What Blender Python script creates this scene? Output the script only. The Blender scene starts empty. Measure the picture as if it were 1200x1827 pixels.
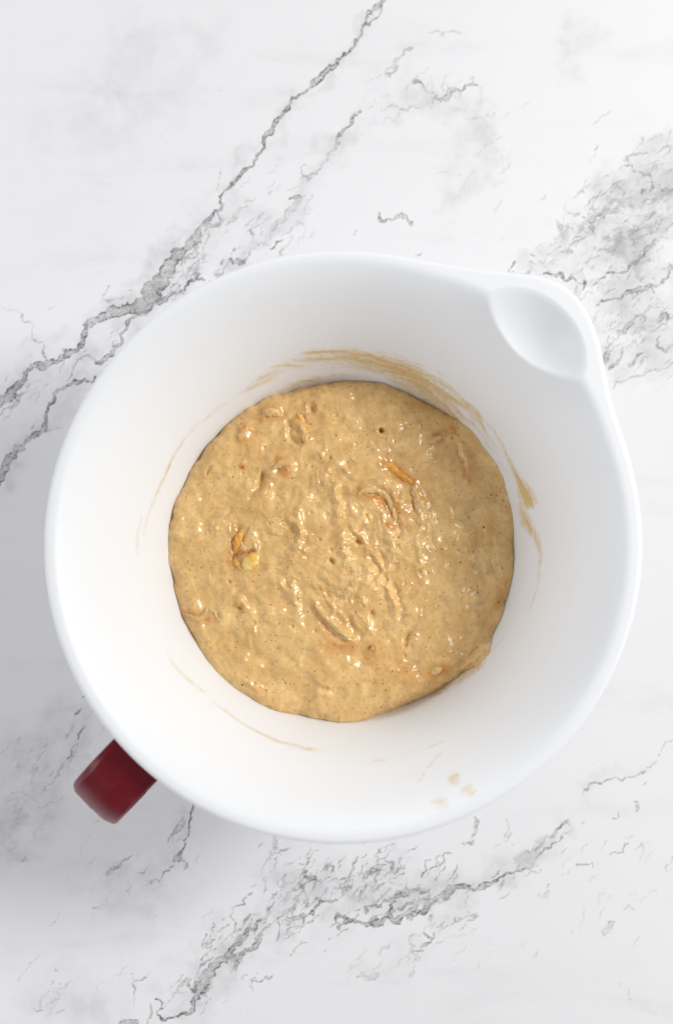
import bpy, bmesh, math, random
import numpy as np
from mathutils import Vector, Matrix
random.seed(7)
RNG = np.random.default_rng(11)
S = bpy.context.scene
COL = S.collection

# ------------------------------------------------------------------ camera
FPX = 2562.0                       # focal length in photograph pixels (1200 x 1827)
TILT = math.radians(3.47)
CAM = np.array([-0.0022, -0.0243, 0.763])
cd = bpy.data.cameras.new('camera')
cam = bpy.data.objects.new('camera', cd); COL.objects.link(cam)
cam.location = CAM.tolist(); cam.rotation_euler = (TILT, 0, 0)
cd.sensor_fit = 'VERTICAL'; cd.sensor_height = 36.0; cd.sensor_width = 24.0
cd.lens = FPX / 1827 * 36.0
cd.clip_start = 0.05; cd.clip_end = 50
cd.dof.use_dof = True; cd.dof.focus_distance = 0.712; cd.dof.aperture_fstop = 5.6
S.camera = cam

# ------------------------------------------------------------------ light
w = bpy.data.worlds.new('World'); S.world = w; w.use_nodes = True
bg = w.node_tree.nodes['Background']
bg.inputs['Color'].default_value = (0.96, 0.965, 1.0, 1); bg.inputs['Strength'].default_value = 0.38
def area(name, az, el, dist, sx, sy, energy, colr, aim=(0, 0, 0.06)):
    ld = bpy.data.lights.new(name, 'AREA'); ld.shape = 'RECTANGLE'; ld.size = sx; ld.size_y = sy
    ld.energy = energy; ld.color = colr
    o = bpy.data.objects.new(name, ld); COL.objects.link(o)
    a, e = math.radians(az), math.radians(el)
    d = Vector((math.cos(e)*math.cos(a), math.cos(e)*math.sin(a), math.sin(e)))
    o.location = Vector(aim) + d*dist
    o.rotation_euler = d.to_track_quat('Z', 'Y').to_euler()
    return o
area('window_light', 18, 40, 1.9, 0.52, 0.52, 27.5, (1.0, 0.985, 0.96))
area('fill_left', 185, 20, 1.9, 1.1, 0.9, 12.0, (0.97, 0.98, 1.0))
area('fill_back', 105, 22, 1.9, 1.1, 0.9, 8.5, (0.97, 0.98, 1.0))
area('fill_front', 280, 20, 1.9, 1.1, 0.9, 5.5, (0.97, 0.98, 1.0))
S.view_settings.view_transform = 'Standard'; S.view_settings.look = 'None'
S.view_settings.exposure = 0.0; S.view_settings.gamma = 1.0

# ------------------------------------------------------------------ helpers
CT, ST = math.cos(TILT), math.sin(TILT)
def project(P):
    """world points (N,3) -> photograph pixels (N,2); used while building to find where a mark lies"""
    d = P - CAM
    x = d[..., 0]; y = d[..., 1]*CT + d[..., 2]*ST; z = -(-d[..., 1]*ST + d[..., 2]*CT)
    return np.stack([600 + FPX*x/z, 913.5 - FPX*y/z], -1)
def unproject(px, py, z0):
    dx, dy, dz = (px-600)/FPX, -(py-913.5)/FPX, -1.0
    wy = dy*CT - dz*ST; wz = dy*ST + dz*CT
    t = (z0-CAM[2])/wz
    return np.array([CAM[0]+dx*t, CAM[1]+wy*t, z0])

def perlin(x, y, seed=0):
    r = np.random.default_rng(seed); perm = r.permutation(256); perm = np.concatenate([perm, perm])
    ang = r.random(256)*2*np.pi; gx = np.cos(ang); gy = np.sin(ang)
    xi = np.floor(x).astype(int); yi = np.floor(y).astype(int)
    xf = x-xi; yf = y-yi; xi &= 255; yi &= 255
    u = xf**3*(xf*(xf*6-15)+10); v = yf**3*(yf*(yf*6-15)+10)
    def g(ix, iy, fx, fy):
        h = perm[perm[ix & 255]+(iy & 255)]
        return gx[h]*fx+gy[h]*fy
    a = g(xi, yi, xf, yf); b = g(xi+1, yi, xf-1, yf); c = g(xi, yi+1, xf, yf-1); d = g(xi+1, yi+1, xf-1, yf-1)
    return ((a+(b-a)*u)+((c+(d-c)*u)-(a+(b-a)*u))*v)*1.5
def fbm(x, y, seed=0, octv=4, gain=.5):
    s = 0; a = 1; f = 1
    for i in range(octv):
        s = s + a*perlin(x*f, y*f, seed+i*13); a *= gain; f *= 2.03
    return s
def sstep(a, b, x):
    t = np.clip((x-a)/(b-a), 0, 1); return t*t*(3-2*t)

# pixel rasters that hold hand-traced strokes
MG = 260
RW, RH = 1200+2*MG, 1827+2*MG
def raster(): return np.zeros((RH, RW), np.float32)
def jag(pts, amp, rnd, minlen=3.0):
    """fractal midpoint displacement of a polyline of (x, y, width, strength)"""
    out = [np.array(p, float) for p in pts]
    while True:
        new = [out[0]]; split = False
        for a, b in zip(out, out[1:]):
            L = math.hypot(b[0]-a[0], b[1]-a[1])
            if L > minlen*2:
                m = (a+b)/2; n = np.array([-(b[1]-a[1]), b[0]-a[0]])/L
                m[:2] += n*rnd.gauss(0, amp*L); m[2] *= math.exp(rnd.gauss(0, .28*min(1, amp*7)))
                new += [m]; split = True
            new.append(b)
        out = new
        if not split: return out
def stroke(R, pts, soft=1.0, mode='max', R2=None, signed=None):
    """tent profile: strength at the centre line, 0 at width*soft/2"""
    for a, b in zip(pts, pts[1:]):
        wm = max(a[2], b[2])*soft/2+1
        x0 = int(max(0, min(a[0], b[0])+MG-wm)); x1 = int(min(RW-1, max(a[0], b[0])+MG+wm))+1
        y0 = int(max(0, min(a[1], b[1])+MG-wm)); y1 = int(min(RH-1, max(a[1], b[1])+MG+wm))+1
        if x1 <= x0 or y1 <= y0: continue
        X, Y = np.meshgrid(np.arange(x0, x1)-MG, np.arange(y0, y1)-MG)
        dx, dy = b[0]-a[0], b[1]-a[1]; L2 = dx*dx+dy*dy+1e-9
        t = np.clip(((X-a[0])*dx+(Y-a[1])*dy)/L2, 0, 1)
        dd = np.hypot(X-a[0]-t*dx, Y-a[1]-t*dy)
        ww = (a[2]+(b[2]-a[2])*t)*soft/2; st = a[3]+(b[3]-a[3])*t
        v = np.clip(1-dd/np.maximum(ww, .6), 0, 1)
        sub = R[y0:y1, x0:x1]
        if R2 is not None:
            s2 = R2[y0:y1, x0:x1]; m = v > sub; s2[m] = st[m]
            np.maximum(sub, v, out=sub)
        else:
            np.maximum(sub, v*st, out=sub)
def sample(R, px):
    x = np.clip(px[..., 0]+MG, 0, RW-1.01); y = np.clip(px[..., 1]+MG, 0, RH-1.01)
    xi = x.astype(int); yi = y.astype(int); xf = x-xi; yf = y-yi
    return (R[yi, xi]*(1-xf)*(1-yf)+R[yi, xi+1]*xf*(1-yf)+R[yi+1, xi]*(1-xf)*yf+R[yi+1, xi+1]*xf*yf)
def blur(R, n):
    n = int(n); k = np.hanning(2*n+3)[1:-1]; k /= k.sum()
    def c(A):
        P = np.pad(A, ((n, n), (0, 0)), 'edge'); o = np.zeros_like(A)
        for i, kk in enumerate(k): o += P[i:i+A.shape[0]]*np.float32(kk)
        return o
    return c(c(R).T).T

def mesh_np(name, V, F, mat, parent=None, smooth=True, attrs=None):
    me = bpy.data.meshes.new(name)
    V = np.ascontiguousarray(V, np.float32); F = np.ascontiguousarray(F, np.int32)
    me.vertices.add(len(V)); me.vertices.foreach_set('co', V.ravel())
    k = F.shape[1]
    me.loops.add(F.size); me.loops.foreach_set('vertex_index', F.ravel())
    me.polygons.add(len(F)); me.polygons.foreach_set('loop_start', np.arange(0, F.size, k, dtype=np.int32))
    me.update(calc_edges=True)
    me.polygons.foreach_set('use_smooth', np.full(len(F), smooth)); me.update()
    for an, arr in (attrs or {}).items():
        at = me.attributes.new(an, 'FLOAT_COLOR', 'POINT')
        at.data.foreach_set('color', np.ascontiguousarray(arr, np.float32).ravel())
    me.materials.append(mat)
    o = bpy.data.objects.new(name, me); COL.objects.link(o)
    if parent: o.parent = parent
    return o
def gridfaces(nr, nc, wrap=False):
    i = np.arange(nr-1)[:, None]; j = np.arange(nc if wrap else nc-1)[None]
    j2 = (j+1) % nc
    return np.stack([i*nc+j, i*nc+j2, (i+1)*nc+j2, (i+1)*nc+j], -1).reshape(-1, 4)

class Mat:
    def __init__(s, name):
        s.m = bpy.data.materials.new(name); s.m.use_nodes = True
        s.nt = s.m.node_tree; s.b = s.nt.nodes['Principled BSDF']
    def n(s, t, **kw):
        nd = s.nt.nodes.new(t)
        for k, v in kw.items():
            if k.startswith('i_'): nd.inputs[int(k[2:]) if k[2:].isdigit() else k[2:]].default_value = v
            else: setattr(nd, k, v)
        return nd
    def l(s, a, b): s.nt.links.new(a, b)
    def math(s, op, a, b=None, c=None, clamp=False):
        nd = s.nt.nodes.new('ShaderNodeMath'); nd.operation = op; nd.use_clamp = clamp
        for i, v in enumerate((a, b, c)):
            if v is None: continue
            if isinstance(v, (int, float)): nd.inputs[i].default_value = v
            else: s.l(v, nd.inputs[i])
        return nd.outputs[0]
    def remap(s, v, a, b, c=0.0, d=1.0, smooth=True):
        nd = s.nt.nodes.new('ShaderNodeMapRange'); nd.interpolation_type = 'SMOOTHSTEP' if smooth else 'LINEAR'
        s.l(v, nd.inputs[0])
        for i, q in enumerate((a, b, c, d)): nd.inputs[i+1].default_value = q
        return nd.outputs[0]
    def noise(s, vec, scale, detail=4, rough=.55, dist=0.0, out=0):
        nd = s.n('ShaderNodeTexNoise'); nd.inputs['Scale'].default_value = scale
        nd.inputs['Detail'].default_value = detail; nd.inputs['Roughness'].default_value = rough
        nd.inputs['Distortion'].default_value = dist
        if vec is not None: s.l(vec, nd.inputs['Vector'])
        return nd.outputs[out]
    def mix(s, f, a, b):
        nd = s.n('ShaderNodeMix', data_type='RGBA')
        if isinstance(f, (int, float)): nd.inputs[0].default_value = f
        else: s.l(f, nd.inputs[0])
        for v, i in ((a, 6), (b, 7)):
            if isinstance(v, tuple): nd.inputs[i].default_value = (*v, 1)
            else: s.l(v, nd.inputs[i])
        return nd.outputs[2]
    def obj(s):
        return s.n('ShaderNodeTexCoord').outputs['Object']
    def bump(s, h, strength, dist, prev=None):
        nd = s.n('ShaderNodeBump'); nd.inputs['Strength'].default_value = strength; nd.inputs['Distance'].default_value = dist
        s.l(h, nd.inputs['Height'])
        if prev is not None: s.l(prev, nd.inputs['Normal'])
        return nd.outputs[0]

# ------------------------------------------------------------------ marble tabletop
rv = random.Random(5)
VE, VD = raster(), raster()              # vein potential and how dark it is
def strand(p, amp, soft=1.25): stroke(VE, jag(p, amp, rv), soft=soft, R2=VD)
def vein(pts, dark=.8, amp=.16, wmul=1.0):
    P = [(q[0], q[1], q[2]*wmul, dark*(q[3] if len(q) > 3 else 1)) for q in pts]
    base_ = jag(P, amp, rv, 6.0)
    thin = [(q[0], q[1], q[2]*.85+.5, min(1, q[3]*1.15)) for q in base_]
    if max(q[2] for q in P) < 6.5:
        stroke(VE, jag(thin, amp*.8, rv), soft=1.2, R2=VD); return
    # a wide vein: paler filling between two dark ragged edges, crossed by threads
    stroke(VE, jag([(q[0], q[1], q[2], q[3]*.40) for q in base_], amp*.5, rv), soft=1.15, R2=VD)
    n = len(base_); sides = []
    for sg in (-1, 1):
        e = []
        for k, q in enumerate(base_):
            a, b = base_[max(0, k-1)], base_[min(n-1, k+1)]; L = math.hypot(b[0]-a[0], b[1]-a[1])+1e-6
            off = sg*max(0, q[2]*.46-1.2)
            e.append((q[0]-(b[1]-a[1])/L*off, q[1]+(b[0]-a[0])/L*off, rv.uniform(1.4, 4.2), min(1, q[3]*rv.uniform(.7, 1.3))))
        sides.append(e); stroke(VE, jag(e, .13, rv, 2.2), soft=1.5, R2=VD)
    for k in range(1, n-1):
        if base_[k][2] > 9 and rv.random() < .75:
            a = sides[0][k]; b = sides[1][min(n-1, k+rv.choice((-1, 0, 1, 2)))]
            strand([(a[0], a[1], rv.uniform(1.5, 3.5), min(1, a[3])), ((a[0]+b[0])/2+rv.gauss(0, 2), (a[1]+b[1])/2+rv.gauss(0, 2), rv.uniform(1.5, 4), a[3]*.8), (b[0], b[1], 2, b[3]*.8)], .2)
vein([(800,-250,8),(760,-140,6),(720,-60,5),(686,0,5),(672,12,7),(655,30,5),(648,50,4),(635,75,5),(618,95,4),(600,115,6),(580,130,7),(562,146,14),(550,160,5),(535,170,6),(515,188,4),(500,210,8),(487,230,8),(470,245,5),(467,270,3),(455,285,5),(440,300,7),(425,315,5),(412,330,3),(392,352,3),(393,375,3),(378,385,4),(362,400,9,.7),(352,420,12,.6),(335,440,15,.7),(312,458,18),(300,480,27),(285,505,31),(268,530,30),(245,550,22),(220,555,14),(195,562,14),(170,572,12),(153,582,6),(148,605,10),(135,625,10),(110,640,11),(78,655,15),(60,652,8),(45,668,6),(30,690,12),(0,715,17),(-60,760,14),(-150,830,8)], .95, .10)
vein([(356,490,3),(335,503,3),(310,520,6),(285,540,8),(260,555,9),(235,568,3),(225,590,3),(205,620,6),(190,640,9),(172,648,5)], .8)
vein([(172,672,5),(150,678,5),(125,685,7),(110,695,3),(95,715,4),(82,745,7),(75,770,7),(55,780,7),(40,800,11),(15,820,15),(2,850,13),(-60,900,6)], .9)
vein([(120,680,2),(132,655,2),(150,636,3),(172,645,3)], .4)
vein([(78,608,2),(80,635,5),(84,652,5)], .6); vein([(0,545,2),(35,555,3),(60,580,3),(78,612,2)], .3); vein([(24,702,5),(33,716,7),(28,724,4)], .6)
vein([(85,555,2),(100,545,2)], .2); vein([(0,740,3),(18,728,4),(40,700,3)], .45)
vein([(400,362,2),(372,398,4),(352,452,3),(330,470,3)], .35); vein([(395,390,2),(368,430,2),(348,470,3),(322,496,3)], .3)
vein([(642,198,5),(636,203,10),(628,210,6),(614,230,3),(603,245,2)], .7)
vein([(603,245,2),(600,262,7),(582,285,4),(566,305,3),(556,312,6),(546,322,3)], .35)
vein([(542,312,3),(556,308,6),(566,312,5)], .35)
vein([(534,350,6),(526,352,6),(516,355,5)], .55); vein([(534,352,4),(512,380,8),(500,395,7),(486,412,5)], .28)
vein([(480,444,2),(488,440,6),(494,434,5),(503,428,2)], .7); vein([(446,413,3),(449,417,9),(452,419,3)], .75)
vein([(411,462,5),(416,470,6),(424,466,7),(433,470,6),(432,462,4)], .8, .25); vein([(412,454,2),(430,438,2)], .35); vein([(434,466,3),(442,458,3),(456,442,2)], .5)
vein([(394,470,3),(398,463,4)], .4); vein([(340,492,3),(356,486,5),(358,490,2)], .5); vein([(345,502,3),(352,497,3),(366,500,2)], .5)
vein([(690,135,7),(698,120,6),(714,100,5),(720,90,4),(735,86,4)], .38, .25); vein([(696,138,4),(702,128,6),(712,118,5)], .35,.3)
vein([(736,144,2),(755,155,3),(772,165,4),(790,178,8),(800,172,9),(815,160,4),(830,156,6),(840,148,5),(853,156,2)], .5, .2)
vein([(836,140,3),(842,138,4),(852,155,3)], .3); vein([(700,190,3),(715,196,4),(728,198,3),(745,190,2)], .28,.25)
vein([(765,60,3),(780,55,4),(800,58,3),(830,62,2)], .22); vein([(686,-5,3),(680,18,4),(664,38,3),(640,72,2)], .5)
vein([(892,208,2),(915,195,2),(945,185,2)], .18)
vein([(675,380,3),(677,388,3),(686,398,4),(690,390,3),(702,392,5),(712,385,7),(725,383,5),(727,390,3),(734,402,6)], .65, .22)
vein([(636,410,3),(631,420,3)], .35); vein([(740,456,2),(750,452,2)], .4); vein([(918,464,3),(914,474,4),(905,486,3)], .55)
# left below the bowl
vein([(155,1233,3),(150,1243,4),(147,1247,2)], .6); vein([(145,1266,3),(140,1270,5),(134,1275,4)], .6)
vein([(152,1297,2),(141,1310,3)], .65); vein([(140,1310,2),(138,1328,2),(128,1343,5),(120,1356,3)], .6,.2); vein([(116,1362,3),(105,1382,6),(90,1398,3),(70,1420,2)], .22,.2)
vein([(35,1320,8),(28,1325,6)], .3); vein([(350,1425,3),(347,1432,5),(342,1460,4),(335,1490,4),(328,1512,5),(322,1522,6)], .7, .05)
vein([(322,1526,8),(315,1532,14),(310,1535,6)], .85,.3); vein([(328,1528,3),(328,1552,3)], .4); vein([(326,1458,6),(322,1470,8),(312,1484,6),(300,1502,3)], .45)
vein([(308,1544,3),(290,1560,3),(268,1578,2)], .45); vein([(232,1528,3),(216,1540,5),(205,1550,5),(192,1562,3)], .4); vein([(260,1550,3),(248,1558,3)], .4)
vein([(180,1616,4),(165,1622,2)], .3); vein([(86,1650,2),(105,1633,2)], .35); vein([(50,1535,5),(45,1530,3),(38,1536,3)], .3,.3); vein([(262,1742,3),(252,1748,3),(238,1752,3)], .5,.2)
vein([(492,1490,7),(490,1505,9),(487,1514,5)], .4,.3); vein([(60,1800,3),(75,1802,3)], .3); vein([(98,1732,3),(102,1733,3)], .4)
# the lower vein
vein([(1016,1462,4),(1000,1474,3),(985,1494,5),(965,1510,7),(952,1520,10),(945,1526,12)], .6, .16)
vein([(1012,1460,3),(1015,1475,4)], .5); vein([(1002,1490,2),(985,1505,4),(972,1515,4),(958,1526,5)], .5)
vein([(955,1522,13),(945,1535,22),(932,1543,16),(920,1550,4)], .32,.2)
vein([(936,1550,2),(915,1556,4),(895,1565,3),(880,1572,5),(868,1578,8),(845,1588,7),(820,1582,9),(800,1592,8),(775,1605,10),(762,1618,10),(735,1635,9),(710,1645,11),(680,1648,12),(655,1650,9),(640,1645,4),(618,1650,3),(604,1632,8),(598,1640,3)], .88, .18)
vein([(790,1596,8),(765,1600,8),(748,1606,7),(740,1622,8),(722,1632,8)], .55,.25)
vein([(762,1592,3),(745,1588,5),(730,1589,7),(715,1596,6),(705,1602,7),(690,1608,4),(668,1618,4),(650,1630,3)], .8,.2); vein([(704,1604,4),(698,1618,5),(690,1630,5)], .75)
vein([(738,1604,4),(724,1614,4),(708,1622,5)], .45,.25); vein([(672,1540,3),(680,1544,4),(684,1552,3)], .4,.3); vein([(686,1536,3),(702,1548,6),(697,1560,3)], .45,.2); vein([(662,1552,4),(656,1560,5)], .55)
vein([(769,1533,3),(758,1548,4),(752,1565,3)], .5); vein([(600,1606,4),(585,1608,5),(570,1606,4),(560,1620,3),(548,1632,3),(540,1652,4)], .65,.15)
vein([(640,1630,4),(622,1642,5),(612,1650,6),(600,1655,4)], .45,.3)
vein([(495,1590,2),(488,1608,2),(480,1628,3),(474,1640,4),(462,1642,5)], .5); vein([(560,1562,4),(548,1556,5),(542,1566,4)], .5,.25); vein([(592,1546,5),(578,1552,4)], .35,.3)
vein([(462,1640,5),(455,1655,7),(440,1668,6),(425,1685,8),(408,1702,12),(390,1716,15),(376,1735,17),(364,1758,18),(352,1780,13),(344,1797,9),(338,1808,5)], .85, .16)
vein([(468,1668,6),(462,1680,8),(450,1692,6),(430,1704,7),(415,1712,8)], .65,.22); vein([(336,1757,5),(342,1768,6),(355,1762,6)], .6,.3); vein([(352,1730,3),(368,1715,3),(378,1706,3)], .4)
vein([(338,1808,4),(320,1812,4),(300,1818,4),(288,1820,5),(280,1806,4),(292,1798,3),(276,1785,3)], .7,.2); vein([(262,1830,3),(268,1790,2)], .4)
vein([(215,1826,10),(232,1824,9),(245,1824,6)], .85,.3); vein([(215,1826,8),(150,1870,10),(80,1960,6)], .7)
vein([(515,1650,4),(522,1642,7),(512,1640,4)], .6,.3)
vein([(756,1665,4),(768,1672,4),(762,1684,6),(752,1690,4)], .6,.2); vein([(774,1665,3),(768,1680,3)], .5); vein([(742,1664,3),(732,1680,2),(733,1700,2),(748,1712,8),(738,1722,3),(732,1742,2)], .26)
vein([(778,1655,3),(800,1650,3),(815,1636,3),(838,1636,4),(850,1630,3),(846,1638,2)], .3,.2); vein([(846,1575,2),(836,1600,2),(830,1615,2),(838,1632,2)], .25)
vein([(676,1740,6),(662,1744,9),(650,1745,7),(636,1742,3)], .3,.3); vein([(845,1459,4),(850,1470,7),(847,1480,8),(842,1492,4),(826,1505,4)], .55,.25)
vein([(1260,1260,2),(1220,1302,2),(1195,1322,2),(1182,1332,3),(1165,1362,2),(1140,1380,2),(1115,1388,3),(1080,1393,4),(1062,1398,5),(1048,1404,3),(1040,1416,2)], .42,.12)
vein([(1134,1430,4),(1137,1440,7),(1132,1448,3)], .4); vein([(1102,1448,3),(1093,1460,4)], .35); vein([(1028,1543,3),(1040,1544,4),(1058,1546,3)], .4)
vein([(1086,1524,4),(1092,1520,4),(1102,1522,3),(1120,1506,3)], .4,.25); vein([(1130,1518,3),(1146,1504,3)], .28); vein([(1094,1647,6),(1086,1656,10),(1076,1668,5)], .42); vein([(1108,1620,2),(1122,1616,4),(1130,1626,3)], .3)
vein([(960,1596,5),(973,1600,8),(978,1590,3)], .25); vein([(1200,1528,3),(1188,1555,2)], .25); vein([(1119,1766,3),(1122,1774,2),(1121,1785,3)], .25); vein([(1036,1604,2),(1042,1640,2),(1032,1662,2)], .12)
# right patch
vein([(1260,430,8),(1205,462,7),(1194,478,7),(1190,492,5),(1180,505,3),(1165,512,4),(1145,515,8),(1130,520,9),(1112,526,3),(1085,535,2),(1065,545,2)], .6,.16)
vein([(1168,425,3),(1152,440,5),(1148,455,4),(1130,470,4),(1105,486,4),(1080,495,3),(1055,512,2)], .5,.18); vein([(1152,512,3),(1166,525,3)], .5)
vein([(1128,573,5),(1122,580,10),(1112,592,4),(1102,602,3)], .6); vein([(1115,596,2),(1090,605,2)], .4); vein([(1158,545,3),(1150,560,3),(1145,575,3)], .4); vein([(1176,565,3),(1186,562,8),(1192,572,3)], .5,.3)
vein([(1110,620,3),(1108,640,3),(1098,650,8),(1086,658,4)], .65,.2); vein([(1082,628,4),(1080,642,8),(1076,650,4)], .6); vein([(1145,630,3),(1132,645,6),(1120,650,4)], .4,.25)
vein([(1175,600,3),(1172,618,5),(1190,625,6),(1215,628,5)], .35,.25); vein([(1210,645,3),(1170,658,3),(1130,670,3),(1110,682,4),(1095,692,2)], .3,.2)
vein([(968,492,3),(976,486,6),(990,492,4),(998,486,6),(1006,500,4),(1030,504,3),(1042,500,3),(1040,515,3)], .55,.25); vein([(992,395,4),(998,405,8),(999,412,4)], .45)
vein([(1012,378,3),(1024,384,7),(1034,382,4)], .45,.25); vein([(1082,378,2),(1062,388,3),(1052,398,3)], .5); vein([(1152,270,4),(1140,275,4),(1120,290,4),(1108,285,3)], .3,.2)
vein([(1105,305,2),(1140,308,3),(1158,312,4),(1160,330,3),(1158,350,3)], .4,.2); vein([(1158,322,2),(1172,325,3)], .35); vein([(1142,345,4),(1150,340,3)], .4,.3); vein([(1210,330,2),(1185,345,3)], .35)
vein([(1080,352,3),(1092,355,4),(1110,362,4),(1135,372,3)], .25,.2); vein([(1000,450,4),(1015,440,4),(1030,430,5),(1040,425,3)], .35,.3); vein([(1045,470,3),(1065,455,3),(1090,440,4),(1110,425,3),(1130,430,4)], .3,.25)
vein([(955,470,4),(930,490,3),(905,500,3)], .3,.3); vein([(948,455,3),(950,457,3)], .6); vein([(963,468,3),(965,469,3)], .6)
# hair-thin threads running the same way, thick in the broken patches
def threads(cx, cy, rx, ry, n, d0, ang=-50):
    for _ in range(n):
        x, y = rv.gauss(cx, rx), rv.gauss(cy, ry); a = math.radians(ang+rv.gauss(0, 17)); L = rv.uniform(10, 60)
        p = [(x, y, 1, 0)]
        for k in range(3):
            a2 = a+rv.gauss(0, .25); x += math.cos(a2)*L/3; y += math.sin(a2)*L/3; p.append((x, y, rv.uniform(1.2, 3.6), d0*rv.uniform(.3, 1)))
        p.append((x+2, y-2, 1, 0)); strand(p, .18)
threads(1110, 400, 55, 60, 75, .42, -40); threads(1110, 590, 60, 50, 60, .42, -35); threads(1180, 330, 60, 60, 30, .35); threads(1010, 430, 35, 35, 22, .4)
threads(660, 1590, 80, 38, 110, .7, -40); threads(500, 1620, 35, 40, 40, .6); threads(400, 1700, 30, 40, 34, .7); threads(330, 1790, 40, 25, 18, .5); threads(325, 505, 34, 30, 26, .5); threads(420, 410, 24, 36, 20, .35); threads(200, 620, 50, 40, 20, .45); threads(60, 740, 40, 50, 16, .4)
threads(510, 390, 35, 40, 18, .35); threads(760, 175, 60, 30, 22, .28); threads(840, 290, 25, 60, 16, .22); threads(90, 1340, 50, 40, 20, .3); threads(40, 1470, 40, 50, 16, .25); threads(940, 1540, 35, 30, 16, .45); threads(1080, 1590, 80, 60, 16, .25); threads(800, 1680, 60, 40, 12, .25); threads(230, 1560, 80, 50, 18, .25); threads(100, 1790, 80, 30, 18, .3); threads(660, 1740, 40, 15, 8, .3)
for _ in range(70):
    x, y = rv.uniform(-100, 1300), rv.uniform(-100, 1900); strand([(x, y, rv.uniform(1, 2.4), rv.uniform(.1, .5)), (x+rv.uniform(-4, 4), y-rv.uniform(0, 5), 1.5, .2)], .1)
# clouds and the broken grey patch
def blob(R, pts, soft=1.0): stroke(R, pts, soft)
CL = raster()
for pts in ([(1290,290,230,.72),(1175,345,210,.70),(1090,420,190,.62),(1120,490,200,.55),(1090,560,150,.42),(1230,560,200,.5)],
            [(960,470,60,.3),(1010,440,90,.5)], [(1100,640,110,.40),(1190,620,110,.42)],
            [(790,175,90,.35),(850,190,80,.3),(835,260,70,.2)], [(700,130,60,.2),(700,200,70,.25)], [(830,300,70,.28),(820,340,80,.25),(790,390,60,.15)],
            [(1010,110,70,.28),(1040,50,70,.18)], [(300,490,90,.45),(380,400,60,.25),(500,390,60,.22),(590,270,50,.2)], [(290,460,40,.3),(240,560,50,.3)],
            [(80,720,90,.3),(180,620,80,.3)], [(60,1340,180,.42),(130,1290,110,.35)], [(40,1440,200,.4),(20,1520,150,.25)],
            [(230,1620,170,.28),(300,1560,150,.22)], [(600,1600,160,.42),(720,1600,110,.42),(640,1550,120,.3)], [(500,1620,120,.35),(400,1700,110,.35),(330,1790,120,.35)],
            [(80,1800,160,.3),(210,1780,140,.35)], [(940,1540,70,.35),(1000,1490,50,.2)], [(660,1740,70,.25),(750,1700,60,.12)], [(280,120,240,.20),(150,230,200,.18)],
            [(500,1750,200,.1)], [(860,1570,60,.22)], [(318,1500,50,.25)], [(1090,1655,40,.25)]):
    blob(CL, pts)
for pts in ([(686,0,30,.25),(600,115,40,.28),(500,210,40,.28),(412,330,50,.3),(335,440,80,.45),(285,520,90,.5),(195,562,70,.4),(110,640,70,.4),(30,690,70,.4)],
            [(260,555,60,.4),(205,620,60,.4),(125,685,60,.35),(60,780,60,.4),(10,850,60,.35)], [(540,1570,170,.45),(660,1590,150,.5),(780,1590,110,.45),(870,1570,70,.35),(950,1530,80,.4),(1010,1480,50,.3)],
            [(470,1640,110,.45),(390,1710,100,.5),(340,1800,110,.5)], [(640,210,50,.3),(560,320,70,.3),(500,400,80,.35),(420,460,80,.35)], [(740,180,80,.3),(800,180,90,.4),(860,230,80,.3),(830,320,80,.35)],
            [(340,1440,50,.3),(315,1530,70,.35),(240,1580,120,.3)], [(150,1240,50,.35),(120,1340,90,.45),(60,1420,120,.45),(30,1520,120,.4)], [(1060,1400,50,.2),(1160,1370,50,.2)], [(240,80,160,.2),(380,60,120,.15)]):
    blob(CL, pts)
CL = blur(CL, 12)
BR = raster()
for pts in ([(1280,330,210,1),(1160,370,170,1),(1100,450,190,1),(1050,500,130,.9),(1120,580,180,.9),(1250,560,200,1)], [(980,470,80,.7),(1060,410,110,1)],
            [(640,1590,110,.55),(740,1600,80,.6),(560,1600,90,.5),(490,1620,90,.5)], [(290,500,50,.5)], [(400,1690,80,.4)], [(60,1340,90,.3)]):
    blob(BR, pts, 1.15)
BR = blur(BR, 8)
def axis_coords(lo, hi, st, far):
    mid = np.arange(lo, hi+st/2, st); n = 24
    t = (np.arange(1, n+1)/n)**2.2
    return np.concatenate([lo-(far*t)[::-1], mid, hi+far*t])
xs = axis_coords(-.225, .215, .00072, 1.3); ys = axis_coords(-.295, .325, .00072, 1.3)
X, Y = np.meshgrid(xs, ys)
V = np.stack([X, Y, np.zeros_like(X)], -1)
px = project(V)
inside = (np.abs(px[..., 0]-600) < 840) & (np.abs(px[..., 1]-913) < 1150)
wx = px + 3.0*np.stack([fbm(X*260, Y*260, 31, 3), fbm(X*260, Y*260, 71, 3)], -1)
wc = px + 34.0*np.stack([fbm(X*45, Y*45, 91, 5, .6), fbm(X*45, Y*45, 51, 5, .6)], -1)
far_f = np.where(inside, 1, 0)
attr = np.stack([sample(VE, wx)*far_f, sample(VD, wx)*far_f, sample(CL, wc)*far_f, sample(BR, wc)*far_f], -1)

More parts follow.
